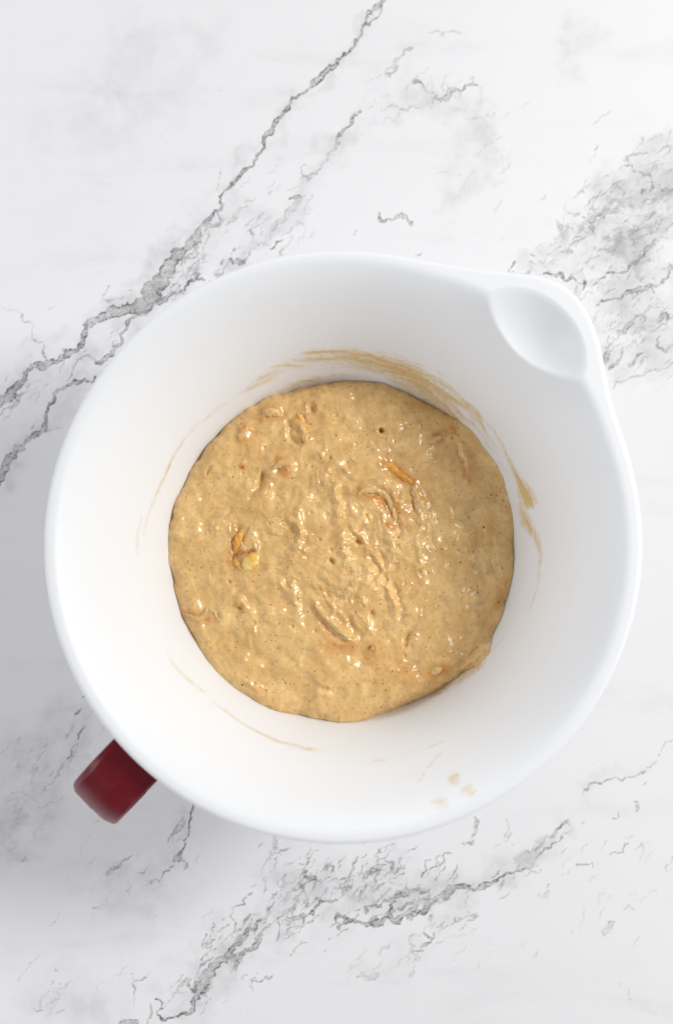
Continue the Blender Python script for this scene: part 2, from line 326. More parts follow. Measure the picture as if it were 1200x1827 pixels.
M = Mat('marble_print')
oc = M.obj()
at = M.n('ShaderNodeAttribute', attribute_name='marks')
sp = M.n('ShaderNodeSeparateColor'); M.l(at.outputs['Color'], sp.inputs[0])
ve, vd, clo = sp.outputs[0], sp.outputs[1], sp.outputs[2]; bre = at.outputs['Alpha']
n1 = M.noise(oc, 520, 5, .65); n2 = M.noise(oc, 1500, 3, .6)
pot = M.math('ADD', ve, M.math('MULTIPLY', M.math('SUBTRACT', n1, .5), M.remap(ve, 0, .45, 0, 1.15, False)))
mpv = M.n('ShaderNodeMapping'); M.l(oc, mpv.inputs[0]); mpv.inputs['Rotation'].default_value = (0, 0, -.85); mpv.inputs['Scale'].default_value = (.5, 1.2, 1)
gr = M.noise(mpv.outputs[0], 420, 6, .72, 1.2)
ridg = M.math('ABSOLUTE', M.math('SUBTRACT', gr, .5))
inner_ = M.remap(ridg, .0, .075, 1.25, .28)
rim = M.remap(pot, .32, .55, 1.0, .0)
edge = M.math('MULTIPLY', M.remap(pot, .18, .34), M.math('MAXIMUM', M.math('MULTIPLY', rim, .95), inner_))
along = M.remap(M.noise(oc, 110, 4, .65), .30, .60, .5, 1.25)
vdark = M.math('MULTIPLY', M.math('MULTIPLY', edge, along), vd, clamp=True)
halo = M.math('MULTIPLY', M.math('MULTIPLY', ve, vd), .34)
# crack network of the broken patch
wn = M.n('ShaderNodeTexNoise'); wn.inputs['Scale'].default_value = 70; wn.inputs['Detail'].default_value = 5; wn.inputs['Roughness'].default_value = .6; M.l(oc, wn.inputs['Vector'])
wv = M.n('ShaderNodeVectorMath', operation='MULTIPLY_ADD'); M.l(wn.outputs['Color'], wv.inputs[0]); wv.inputs[1].default_value = (.03, .03, .0); M.l(oc, wv.inputs[2])
mp = M.n('ShaderNodeMapping'); M.l(wv.outputs[0], mp.inputs[0]); mp.inputs['Rotation'].default_value = (0, 0, -.75); mp.inputs['Scale'].default_value = (.75, 1.35, 1)
def cracks(scale, th):
    v = M.n('ShaderNodeTexVoronoi', feature='DISTANCE_TO_EDGE'); v.voronoi_dimensions = '2D'; v.inputs['Scale'].default_value = scale; M.l(mp.outputs[0], v.inputs['Vector'])
    return M.remap(v.outputs['Distance'], 0.0, th, 1, 0)
ck = M.math('MULTIPLY', M.math('MAXIMUM', M.math('MULTIPLY', cracks(62, .055), .9), M.math('MULTIPLY', cracks(150, .07), .55)), M.remap(M.noise(oc, 55, 5, .7), .48, .66))
ck = M.math('MULTIPLY', M.math('MULTIPLY', ck, bre), .95)
fl = M.n('ShaderNodeTexVoronoi'); fl.voronoi_dimensions = '2D'; fl.inputs['Scale'].default_value = 85; M.l(mp.outputs[0], fl.inputs['Vector'])
fsp = M.n('ShaderNodeSeparateColor'); M.l(fl.outputs['Color'], fsp.inputs[0])
flake = M.math('MULTIPLY', M.math('MULTIPLY', M.math('SUBTRACT', fsp.outputs[0], .35), .26), bre)
# soft clouds
c1 = M.noise(oc, 9, 8, .62, .6); c2 = M.noise(oc, 48, 8, .68, .4)
mp2 = M.n('ShaderNodeMapping'); M.l(oc, mp2.inputs[0]); mp2.inputs['Rotation'].default_value = (0, 0, -.8); mp2.inputs['Scale'].default_value = (5, 22, 1)
c3 = M.noise(mp2.outputs[0], 1.6, 7, .6, .8)
cloud = M.math('MULTIPLY', clo, M.remap(c2, .36, .64, .25, 1.15))
amb = M.math('MULTIPLY', M.remap(c3, .50, .78), M.remap(c2, .35, .7, .25, 1))
gsum = M.math('ADD', M.math('MULTIPLY', cloud, .80), M.math('MULTIPLY', amb, .17))
gsum = M.math('ADD', gsum, M.math('ADD', M.math('ADD', ck, halo), flake), clamp=True)
base = M.mix(gsum, (.785, .782, .792), (.29, .283, .29))
base = M.mix(M.math('MULTIPLY', vdark, .98), base, (.085, .08, .083))
# pale chips and pinpoint pores
pv = M.n('ShaderNodeTexVoronoi'); pv.inputs['Scale'].default_value = 62; M.l(oc, pv.inputs['Vector'])
base = M.mix(M.math('MULTIPLY', M.remap(pv.outputs['Distance'], .0, .045, .55, 0), M.remap(c1, .5, .6)), base, (.25, .24, .24))
M.l(base, M.b.inputs['Base Color'])
M.b.inputs['Roughness'].default_value = .42; M.b.inputs['Specular IOR Level'].default_value = .35
emb = M.math('ADD', M.math('MULTIPLY', n2, .15), M.math('MULTIPLY', M.math('SUBTRACT', vdark, gsum), -.15))
M.l(M.bump(emb, .12, .0004), M.b.inputs['Normal'])
tb = mesh_np('tabletop', V.reshape(-1, 3), gridfaces(len(ys), len(xs)), M.m, attrs={'marks': attr.reshape(-1, 4)})
tb['kind'] = 'structure'
tb['label'] = 'white marble tabletop with grey veins running diagonally under the bowl'

# ------------------------------------------------------------------ bowl
ZT = .135; RI = .1275; RO = .1303
A_SP = math.radians(47.0)
prof_r = np.array([0, .045, .060, .0680, .0735, .0790, .0846, .0905, .0985, .1065, .1135, .1180, .1205, .1226, .1245, .1262, .1275, .20])
prof_z = np.array([.0033, .0034, .0050, .0115, .0250, .0440, .0620, .0775, .0950, .1100, .1215, .1277, .1305, .13255, .1340, .13465, .1348, .1348])
def pchip(x, xp, yp):
    h = np.diff(xp); d = np.diff(yp)/h; m = np.zeros_like(xp)
    m[1:-1] = np.where(d[:-1]*d[1:] > 0, 2*d[:-1]*d[1:]/(d[:-1]+d[1:]+1e-12), 0); m[0] = d[0]; m[-1] = 0
    i = np.clip(np.searchsorted(xp, x)-1, 0, len(h)-1); t = (x-xp[i])/h[i]
    t = np.clip(t, 0, 1)
    return ((2*t**3-3*t**2+1)*yp[i]+(t**3-2*t**2+t)*h[i]*m[i]+(-2*t**3+3*t**2)*yp[i+1]+(t**3-t**2)*h[i]*m[i+1])
sp_a = np.radians([-180, -75, -30, 0, 12, 18.3, 24, 29.3, 34.1, 38.7, 43, 46.8, 50.3, 53.9, 59.2, 66, 73.5, 80, 180.])
sp_d = np.array([0, 0, 3, 6, 7, 8, 11, 20, 40, 61, 78, 87, 84, 68, 41, 15.5, 3, 0, 0])/4038
def angdiff(a, b): return (a-b+np.pi) % (2*np.pi)-np.pi
def rout(th):
    t = (th+np.pi) % (2*np.pi)-np.pi
    return RO+sum(w_*pchip(np.clip(t+o_, -3.14, 3.14), sp_a, sp_d) for o_, w_ in ((-.07, .1), (-.045, .2), (-.015, .2), (.015, .2), (.045, .2), (.07, .1)))
def rin_add(th):
    d = angdiff(th, A_SP)
    return .0034*np.exp(-(d/math.radians(21))**4)
def wall(r, th):
    add = rin_add(th)*sstep(.098, .122, r)
    return pchip(r-add, prof_r, prof_z)
SR, SA, SB, SDP = .1185, .0240, .0290, .0128
def scoop(r, th):
    d = angdiff(th, A_SP); u = r*np.cos(d)-SR; v = r*np.sin(d)
    q = (u/np.where(u > 0, SA, .0235))**2+(v/SB)**2
    q = np.where(np.abs(d) > 1.2, 9, q)
    return np.where(q < 1, ZT-.0003-SDP*np.abs(1-np.minimum(q, 1))**1.2, ZT+.02*(q-1))
def smin(a, b, k):
    h = np.clip(.5+.5*(b-a)/k, 0, 1); return b*(1-h)+a*h-k*h*(1-h)
def inner(r, th): return smin(wall(r, th), scoop(r, th), .0011)
NT = 960
th = np.arange(NT)/NT*2*np.pi
Ro = rout(th); Ri = RI+rin_add(th)
rho = .0024
rows = []
r_in = np.concatenate([np.linspace(0.0004, .07, 14)[:-1], np.linspace(.07, .088, 26)[:-1], np.linspace(.088, RI, 122)])
for r in r_in:
    rr = np.full(NT, r); rows.append((rr, inner(rr, th)))
for f in np.linspace(0, 1, 40)[1:]:
    rr = RI+(Ro-rho-RI)*f; rows.append((rr, inner(rr, th)))
topz = rows[-1][1]
for ph in np.linspace(0, 90, 9)[1:]:
    p = math.radians(ph); rows.append((Ro-rho+rho*math.sin(p), topz-rho*(1-math.cos(p))))
rows.append((Ro+.0001, topz-.0062)); rows.append((Ro+.0001, topz-.0090))
for ph in (45, 90): rows.append((Ro-.0012*(1-math.cos(math.radians(ph))), topz-.0090-.0012*math.sin(math.radians(ph))))
rows.append((Ro-.0022, topz-.0095))
# outside: the inner shell pushed outwards
def outer(r0):
    e = 2e-4; rr = r0
    z = inner(rr, th); dz = (inner(rr+e, th)-inner(rr-e, th))/(2*e)
    nl = np.sqrt(1+dz*dz); T = .0030
    return rr+T*dz/nl, z-T/nl
for f in np.linspace(1, 0, 46)[2:]:
    rmax = Ro-.0030
    r0 = .003+(rmax-.003)*f
    ro_, zo_ = outer(r0); ro_ = np.minimum(ro_, Ro-.0022)
    zo_ = np.minimum(zo_, topz-.0040)
    rows.append((ro_, np.maximum(zo_, .0002)))
RR = np.array([a for a, b in rows]); ZZ = np.array([b for a, b in rows])
P = np.stack([RR*np.cos(th), RR*np.sin(th), ZZ], -1)
# strokes of batter left on the wall
SM = raster()
def sm(*pts): stroke(SM, [(p[0], p[1], p[2]*1.5, p[3]) for p in pts], 1.0)
sm((430,697,8,.25),(470,673,16,.4),(510,652,24,.5),(560,640,32,.62),(620,636,36,.7),(680,646,40,.85),(730,670,46,.95),(770,705,48,.95),(800,735,40,.9),(835,770,22,.7))
sm((560,628,14,.35),(660,632,10,.5),(740,655,10,.5),(800,690,10,.55),(850,735,9,.55),(885,775,8,.45),(905,815,8,.5),(922,850,12,.7),(938,878,24,1),(944,893,26,.95))
sm((926,902,14,.4),(938,932,20,.9),(953,955,14,.8),(964,985,8,.6),(960,1040,4,.4),(945,1090,3,.3))
sm((500,668,8,0.23),(430,700,8,0.35),(380,735,6,0.39),(345,765,8,0.43),(318,800,7,0.43),(295,845,6,0.39),(275,890,6,0.39),(262,930,6,0.35),(256,960,5,0.23))
sm((253,925,9,0.26),(246,960,10,0.29),(244,1010,8,0.23),(255,1060,4,0.19),(275,1120,4,0.20),(310,1180,5,0.23),(340,1215,7,0.26),(390,1260,6,0.29),(440,1295,6,0.29),(500,1325,8,0.29),(560,1338,9,0.29),(605,1346,4,0.20))
sm((285,1140,4,0.12),(308,1185,10,0.20),(338,1222,12,0.22),(375,1262,8,0.14)); sm((237,878,5,0.17),(233,925,4,0.12)); sm((280,1180,3,0.12),(320,1235,3,0.14),(345,1262,3,0.09))
sm((640,640,8,.3),(720,655,12,.4),(790,695,14,.45),(855,752,12,.4),(895,812,8,.3)); sm((720,680,30,.25),(800,715,36,.28),(860,775,26,.22),(905,850,14,.2)); sm((500,640,6,.2),(600,622,8,.3),(680,628,7,.35),(750,655,5,.3))
sm((655,1360,6,.35),(672,1357,7,.5),(690,1356,5,.35)); sm((640,1352,3,.2),(700,1350,3,.3),(770,1332,3,.32),(792,1322,2,.4))
sm((788,1342,4,.5),(768,1362,6,.5),(755,1380,5,.4),(745,1398,4,.3)); sm((809,1388,24,.5),(811,1391,22,.5)); sm((834,1410,26,.42),(842,1415,24,.42)); sm((781,1433,28,.6),(790,1437,26,.55))
sm((500,694,7,.3),(560,674,9,.42),(620,668,8,.4),(660,672,5,.2)); sm((700,700,8,.3),(760,726,14,.6),(810,762,16,.8),(850,790,12,.75),(880,830,10,.6),(900,880,8,.35))
sm((868,1148,14,.6),(852,1185,18,.85),(815,1217,14,.7),(770,1240,10,.5),(740,1256,6,.3)); sm((870,1170,3,.3),(905,1130,3,.3),(925,1100,2,.2))
sm((590,541,4,0),(693,608,5,.25),(697,609,4,.2)); sm((780,662,4,.3),(830,700,4,.35),(880,760,3,.3),(900,800,3,.2)); sm((1004,630,4,.30),(1008,633,4,.30))
SMb = blur(SM, 3)*.6+SM*.4
pb = project(P); smv = sample(SMb, pb)
keep = (np.arange(len(rows)) < len(r_in)+38)[:, None]
smv = smv*keep
M = Mat('white_plastic')
oc = M.obj(); sx = M.n('ShaderNodeSeparateXYZ'); M.l(oc, sx.inputs[0])
xy = M.n('ShaderNodeVectorMath', operation='MULTIPLY'); M.l(oc, xy.inputs[0]); xy.inputs[1].default_value = (1, 1, 0)
ln = M.n('ShaderNodeVectorMath', operation='LENGTH'); M.l(xy.outputs[0], ln.inputs[0])
nm = M.n('ShaderNodeVectorMath', operation='NORMALIZE'); M.l(xy.outputs[0], nm.inputs[0])
ns = M.n('ShaderNodeSeparateXYZ'); M.l(nm.outputs[0], ns.inputs[0])
# brush strokes drift a little across the height of the wall
wob = M.math('MULTIPLY', M.math('SUBTRACT', M.noise(oc, 22, 2), .5), .012)
rad = M.math('ADD', M.math('ADD', ln.outputs['Value'], wob), M.math('MULTIPLY', sx.outputs[0], .05))
def streak(ka, kr, det, ro):
    cb = M.n('ShaderNodeCombineXYZ'); M.l(M.math('MULTIPLY', ns.outputs[0], ka), cb.inputs[0]); M.l(M.math('MULTIPLY', ns.outputs[1], ka), cb.inputs[1]); M.l(M.math('MULTIPLY', rad, kr), cb.inputs[2])
    return M.noise(cb.outputs[0], 1, det, ro)
st1 = streak(2.0, 420, 5, .68); st2 = streak(5, 1300, 3, .6); grn = M.noise(oc, 420, 4, .6)
at = M.n('ShaderNodeAttribute', attribute_name='smear'); spr = M.n('ShaderNodeSeparateColor'); M.l(at.outputs['Color'], spr.inputs[0]); mask = spr.outputs[0]
sn = M.math('ADD', M.math('ADD', M.math('MULTIPLY', st1, .52), M.math('MULTIPLY', st2, .28)), M.math('MULTIPLY', grn, .20))
thr = M.math('ADD', mask, M.math('MULTIPLY', M.math('SUBTRACT', sn, .45), 4.0))
film = M.math('MULTIPLY', M.math('MULTIPLY', M.remap(thr, .15, 1.25), M.remap(mask, .02, .25)), .92)
film = M.math('MAXIMUM', film, M.math('MULTIPLY', M.remap(mask, .1, 1.0), .36))
vs = M.n('ShaderNodeTexVoronoi'); vs.inputs['Scale'].default_value = 330; M.l(oc, vs.inputs['Vector'])
vsp = M.n('ShaderNodeSeparateColor'); M.l(vs.outputs['Color'], vsp.inputs[0])
dots = M.math('MULTIPLY', M.math('MULTIPLY', M.remap(vs.outputs['Distance'], .09, .15, 1, 0), M.math('GREATER_THAN', vsp.outputs[0], .45)), M.remap(mask, .08, .4))
c = M.mix(film, (.808, .822, .836), (.66, .46, .16))
c = M.mix(M.math('MULTIPLY', dots, .75), c, (.16, .075, .03))
M.l(c, M.b.inputs['Base Color'])
M.l(M.remap(film, 0, 1, .42, .28), M.b.inputs['Roughness'])
M.b.inputs['Specular IOR Level'].default_value = .42
M.b.inputs['Subsurface Weight'].default_value = .08; M.b.inputs['Subsurface Radius'].default_value = (1, .95, .9); M.b.inputs['Subsurface Scale'].default_value = .004
bn = M.bump(M.noise(oc, 130, 3, .5), .05, .0006)
M.l(M.bump(film, .5, .0003, bn), M.b.inputs['Normal'])
bowl = bpy.data.objects.new('mixing_bowl', None); COL.objects.link(bowl); bowl.empty_display_size = .05
bowl['label'] = 'white plastic mixing bowl with pouring spout and dark red handle on the marble'; bowl['category'] = 'bowl'
sc = np.zeros(P.shape[:2]+(4,)); sc[..., 0] = smv; sc[..., 3] = 1
# the interior is up: flip winding so normals face out of the shell
F = gridfaces(len(rows), NT, True)
cap0 = len(rows)*NT
Vb = np.concatenate([P.reshape(-1, 3), [[0, 0, .0033], [0, 0, .0002]]]); scb = np.concatenate([sc.reshape(-1, 4), np.zeros((2, 4))])
o_body = mesh_np('bowl_body', Vb, F[:, ::-1], M.m, bowl, attrs={'smear': scb})
# handle: a chamfered strap swept out from under the rim and down
HP = np.array([(.1215,.1165),(.1290,.1205),(.1380,.1218),(.1470,.1200),(.1545,.1150),(.1600,.1062),(.1625,.0950),(.1625,.0810),(.1615,.0670),(.1560,.0550),(.1500,.0470)])
def catmull(P, n):
    Q = np.vstack([2*P[0]-P[1], P, 2*P[-1]-P[-2]]); out = []
    for i in range(1, len(Q)-2):
        for t in np.arange(n)/n:
            a, b, c_, d = Q[i-1:i+3]
            out.append(.5*((2*b)+(-a+c_)*t+(2*a-5*b+4*c_-d)*t*t+(-a+3*b-3*c_+d)*t**3))
    out.append(Q[-2]); return np.array(out)
hp = catmull(HP, 7)
tan = np.gradient(hp, axis=0); tan /= np.linalg.norm(tan, axis=1)[:, None]; nor = np.stack([-tan[:, 1], tan[:, 0]], -1)   # points up and outwards
W, TH = .0134, .0034
sec = [(-W, -TH*.4), (-W, TH*.25), (-W+.0005, TH*.50), (-W+.0028, TH*.94), (-W+.0036, TH), (-.0009, TH*1.08), (-.0003, TH*1.12), (.0003, TH*1.12), (.0009, TH*1.05), (W-.0062, TH*1.02), (W-.0054, TH*.98), (W-.0009, TH*.52), (W, TH*.15), (W, -TH*.4), (W-.002, -TH), (-W+.002, -TH)]
ns_ = len(sec); hv = []
ah = math.radians(226.3); cr, sr = math.cos(ah), math.sin(ah)
prg = np.linspace(0, 1, len(hp))
for k, (p, n) in enumerate(zip(hp, nor)):
    wsc = 1.0; ends = 1-.75*sstep(.95, 1, prg[k])
    for (a, b) in sec:
        r, z = p[0]+n[0]*b*ends, p[1]+n[1]*b*ends
        a2 = a*wsc*(1-.3*sstep(.95, 1, prg[k]))
        hv.append((r*cr-a2*sr, r*sr+a2*cr, z))
hv = np.array(hv)
hf = gridfaces(len(hp), ns_, True).tolist()
me = bpy.data.meshes.new('handle'); me.from_pydata(hv.tolist(), [], hf+[list(range(ns_))[::-1], [(len(hp)-1)*ns_+i for i in range(ns_)]]); me.validate(); me.update()
for p in me.polygons: p.use_smooth = True
bmh = bmesh.new(); bmh.from_mesh(me); bmh.normal_update()
for e_ in bmh.edges:
    if len(e_.link_faces) == 2 and e_.calc_face_angle(0) > math.radians(17): e_.smooth = False
bmh.to_mesh(me); bmh.free()
M = Mat('dark_red_plastic'); oc = M.obj()
M.l(M.mix(M.remap(M.noise(oc, 60, 4), .35, .65), (.125, .003, .009), (.15, .004, .011)), M.b.inputs['Base Color'])
M.l(M.remap(M.noise(oc, 200, 4), .3, .7, .22, .30), M.b.inputs['Roughness'])
M.l(M.bump(M.noise(oc, 900, 2), .05, .0003), M.b.inputs['Normal'])
me.materials.append(M.m)
ho = bpy.data.objects.new('handle', me); COL.objects.link(ho); ho.parent = bowl
bv = ho.modifiers.new('bevel', 'BEVEL'); bv.width = .0005; bv.segments = 2; bv.limit_method = 'ANGLE'; bv.angle_limit = math.radians(17); bv.harden_normals = True
M.b.inputs['Specular IOR Level'].default_value = .28

# ------------------------------------------------------------------ batter
NR, NB = 330, 1040
ZB = .0618
tb_ = np.arange(NB)/NB*2*np.pi
rb = np.linspace(0.0003, .0925, NR)
Rg, Tg = np.meshgrid(rb, tb_, indexing='ij')
bx, by = Rg*np.cos(Tg), Rg*np.sin(Tg)
def heights(bx, by):
    cen = .55+.6*np.exp(-((bx-.002)**2+(by-.006)**2)/.045**2)
    R = np.hypot(bx, by); T = np.arctan2(by, bx)
    pxb = project(np.stack([bx, by, np.full_like(bx, ZB)], -1))
    # folds stretched along the stirring direction, warped
    wxx = bx+.006*fbm(bx*45, by*45, 3, 3); wyy = by+.006*fbm(bx*45+9, by*45, 4, 3)
    cx, cy = wxx+.004, wyy-.002
    rr = np.hypot(cx, cy); tt = np.arctan2(cy, cx)+rr*9
    u = rr*115; vx = np.cos(tt)*(.5+rr*22); vy = np.sin(tt)*(.5+rr*22)
    fold = fbm(u+vx*.4, vx*1.2+vy*1.7, 8, 3, .5)
    ridge = 1-np.abs(fbm(wxx*62+.3*u, wyy*62+vy*.8, 15, 3, .5))*1.6
    h = (.00085*fold*sstep(.004, .024, rr)+.00030*np.clip(ridge, -.2, 1)**2)*cen
    h += .0016*fbm(wxx*38, wyy*38, 22, 2)
    lump = fbm(wxx*155, wyy*155, 28, 3, .5)
    calm = sstep(-.25, .35, fbm(bx*26, by*26, 40, 2)+.15)       # some areas are smooth, some curdled
    h += (.00042*np.clip(lump, -.4, 1)*calm+.00012*np.clip(fbm(wxx*300, wyy*300, 35, 2), -.2, 1)*(.3+.7*calm))*cen
    h += .00003*fbm(wxx*420, wyy*420, 33, 2)*calm
    return h, pxb, calm
H, pxb, calm = heights(bx, by)
# lumps, pits, folds placed from the photograph (pixel strokes -> metres)
HL, UP, DN, OR, LU, L2 = raster(), raster(), raster(), raster(), raster(), raster()
def up(*p, j=.11): stroke(UP, jag([(q[0], q[1], q[2]*1.7, q[3]) for q in p], j, rv, 5))
def dn(*p, j=.10): stroke(DN, jag([(q[0], q[1], q[2]*1.5, q[3]) for q in p], j, rv, 5))
def tint(*p): stroke(OR, [(q[0], q[1], q[2]*1.9, q[3]) for q in p])
up((690,1040,6,.5),(694,1060,9,.8),(704,1085,9,.8),(706,1105,6,.4)); dn((700,1040,8,.3),(710,1065,9,.5),(716,1100,8,.3))
up((562,1080,7,.5),(585,1105,12,.9),(608,1128,12,1.),(630,1142,10,.8)); up((600,1148,8,.4),(618,1150,10,.5),(634,1140,8,.5)); dn((575,1110,8,.4),(595,1135,8,.5)); dn((620,1100,10,.4),(632,1125,10,.4))
dn((735,1122,8,.6),(724,1140,10,1),(722,1152,8,1.)); up((742,1120,10,.5),(738,1145,12,.6))
up((858,1158,10,.6),(848,1172,10,.9),(825,1192,10,.5)); dn((852,1158,8,.8),(838,1174,10,.9),(815,1186,8,.4))
up((812,1150,22,.4),(782,1185,28,.7),(765,1205,26,.8),(730,1235,28,.8),(690,1262,26,.6),(650,1272,26,.5)); dn((790,1205,16,.6),(765,1228,16,.8),(745,1245,14,.8))
dn((470,845,8,.9),(466,860,11,1.1),(456,876,10,.6),(448,888,8,.3)); up((480,868,14,.5),(470,885,12,.4)); up((482,838,16,.8),(498,824,14,.7),(516,832,18,.9),(512,846,10,.5))
dn((514,756,9,.6),(516,775,10,.8),(528,790,9,.5)); up((528,752,14,.6),(538,768,18,.9),(546,788,18,.7)); dn((541,745,8,.4),(548,765,6,.4))
up((470,745,14,.5),(482,732,14,.7),(495,735,12,.5)); up((432,780,18,.5),(440,762,16,.5)); dn((370,848,4,.8),(377,836,6,.7))
dn((556,728,13,1.5),(557,733,12,1.4)); dn((637,967,9,1.3),(641,969,8,.9)); dn((590,1000,8,1.2),(593,1003,8,1.2)); dn((652,920,6,1.),(653,921,6,1.)); dn((679,769,7,2.6),(679.5,770,7,2.6)); dn((410,1038,5,.8),(411,1039,5,.8))
up((823,795,8,.5),(832,820,8,.7),(836,850,9,.7),(834,858,9,.5)); dn((816,800,8,.3),(824,825,8,.4),(828,850,8,.4))
up((645,872,8,.5),(672,864,10,.6),(696,874,10,.6),(712,898,8,.4)); dn((712,880,8,.4),(708,900,8,.3)); dn((655,880,6,.4),(668,884,7,.4))
dn((662,1092,8,.7),(664,1100,8,.3)); up((600,868,10,.6),(606,900,12,.8),(600,930,12,.7)); up((628,940,8,.5),(648,962,8,.5),(668,990,8,.5),(682,1020,8,.5)); dn((632,956,6,.4),(652,975,7,.4),(668,1005,7,.4),(688,1040,6,.4))
up((740,860,9,.3),(752,905,12,.5),(745,950,8,.4),(748,1000,8,.4)); up((520,930,12,.6),(538,955,12,.8),(528,975,10,.6)); up((500,1040,14,.7),(525,1062,16,.9),(530,1090,10,.5))
up((425,1078,8,.5),(430,1068,8,.6),(440,1082,8,.5)); dn((426,1086,6,.7),(428,1090,6,.7)); dn((575,1228,10,.5),(582,1228,8,.6)); up((570,1238,12,.4),(585,1240,12,.4)); dn((524,1270,5,.6),(534,1271,5,.6)); dn((566,1278,5,.8),(570,1279,5,.8))
up((420,1205,12,.6),(450,1225,14,.7),(462,1228,12,.4)); dn((430,1212,6,.3),(455,1236,6,.4)); dn((455,1050,16,.4),(462,1075,14,.5)); up((480,1020,14,.4),(490,1050,14,.5)); dn((425,945,6,.3),(416,965,10,.6),(420,995,12,.7))
up((575,1025,12,.5),(600,1045,12,.5),(650,1030,14,.8),(664,1020,10,.5)); up((655,1050,12,.6),(640,1060,10,.6)); up((610,950,14,.8),(612,985,14,.7),(625,1005,10,.5))
up((350,940,18,.4),(345,980,18,.4)); up((395,1120,16,.5),(400,1100,16,.5)); up((345,1070,12,.3),(360,1120,16,.4)); up((405,735,26,.4),(360,810,26,.3)); up((310,935,14,1.),(318,925,14,.8),(322,905,12,.5))
up((560,850,12,.5),(600,830,12,.5),(620,845,10,.5)); up((690,950,7,.4),(700,1000,7,.4),(690,1020,6,.4)); up((870,1090,20,.3),(880,1040,20,.3)); up((745,985,7,.5),(748,1015,8,.5))
rl = random.Random(21)
for i in range(230):
    a = rl.random()*6.283; r = math.sqrt(rl.random())*292
    x, y = 609+r*math.cos(a), 986+r*math.sin(a)
    keepp = 1.0 if x < 740 else .45
    if rl.random() > keepp: continue
    s = rl.uniform(6, 15); L = s*rl.uniform(.2, 2.4); d = a+1.57+rl.gauss(0, .5)
    stroke(LU, [(x, y, s*2.2, rl.uniform(.15, .55)), (x+L*math.cos(d), y+L*math.sin(d), s*rl.uniform(1.4, 2.2), rl.uniform(.15, .5))])
for (x, y) in ((600,872),(606,898),(597,922),(612,948),(604,972),(616,992),(541,955),(529,932),(536,978),(519,1046),(531,1068),(570,1036),(575,1052),(640,1028),(656,1022),(666,1046),(626,1052),(645,1066),(692,1062),(588,1078),(600,1090),(742,972),(749,1000),(745,1022),(452,1118),(446,1132),(478,868),(386,934),(560,1078),(632,905),(640,925),(664,975),(590,850),(660,1120),(575,800),(660,800)):
    for k in range(3):
        a, b = x+rl.gauss(0, 5), y+rl.gauss(0, 8); s = rl.uniform(4, 9); L = rl.uniform(3, 16); d = rl.gauss(1.3, .5)
        stroke(HL, [(a, b, s*1.5, rl.uniform(.3, .8)), (a+L*math.cos(d), b+L*math.sin(d), s, rl.uniform(.2, .7))])
for i in range(1500):
    a = rl.random()*6.283; r = math.sqrt(rl.random())*300
    x, y = 609+r*math.cos(a), 986+r*math.sin(a)
    cl = float(perlin(np.array([x*.016]), np.array([y*.016]), 77)[0])
    if rl.random() > .38+cl*1.3: continue
    s = rl.uniform(5, 12); d = a+1.57+rl.gauss(0, .8); L = s*rl.uniform(.1, .8)
    stroke(L2, [(x, y, s*1.6, rl.uniform(.10, .34)), (x+L*math.cos(d), y+L*math.sin(d), s*rl.uniform(1, 1.6), rl.uniform(.1, .3))])
for i in range(26):
    a = rl.random()*6.283; r = math.sqrt(rl.random())*285
    x, y = 609+r*math.cos(a), 986+r*math.sin(a); s = rl.uniform(3, 5)
    dn((x, y, s, rl.uniform(.3, .8)), (x+1, y+1, s, rl.uniform(.3, .8)))
for q in ([(470,745,16,.5),(482,735,18,.7),(500,740,14,.5)], [(432,780,16,.7),(440,760,12,.6)], [(530,745,10,.8),(545,785,16,.55)], [(500,826,14,.9),(508,842,14,.9)], [(425,945,12,.6),(420,1000,16,.8)],
          [(640,880,12,.9),(672,888,16,1),(700,905,14,.8),(706,935,12,.8)], [(685,830,14,1),(735,862,14,.9)], [(745,890,16,.7)]*2, [(775,785,14,.8),(790,776,12,.8)], [(325,1095,10,.6),(355,1100,14,.7),(385,1100,12,.7)],
          [(575,1150,16,.4),(625,1152,16,.5)], [(770,1200,18,.6),(790,1192,14,.8)], [(428,1084,12,.6),(430,1090,8,.6)], [(432,833,7,1),(434,836,7,1)], [(660,1158,8,1.),(664,1156,8,1.)], [(662,1165,24,.4)]*2, [(830,840,8,.5),(834,860,6,.6)], [(545,990,10,.4)]*2,
          [(460,815,12,.4),(455,818,8,.3)], [(340,770,8,.3)]*2, [(500,1150,8,.3)]*2, [(690,938,9,1),(697,942,8,1)], [(900,1040,12,.4),(888,1080,12,.4)], [(440,1105,8,.3)]*2, [(560,1080,8,.4),(590,1140,10,.4)], [(700,1180,30,.25),(720,1200,30,.25)]):
    tint(*[(t[0], t[1], t[2]*1.25, min(1, t[3]*1.15)) for t in q])
def profile(R, n): return sstep(0, 1, blur(R, n)) if False else blur(R, n)
UPb, DNb, ORb = blur(UP, 3)+blur(LU, 7)*.8+blur(L2, 4)*.6+blur(HL, 3)*.6, blur(DN, 2), blur(OR, 3)
upv = sample(UPb, pxb); dnv = sample(DNb, pxb); orv = np.clip(sample(ORb, pxb)*1.5, 0, 1)
H = H+.0026*np.power(np.clip(upv, 0, 2), .85)-.0026*np.clip(dnv, 0, 3)
def wall0(r): return pchip(r, prof_r, prof_z)
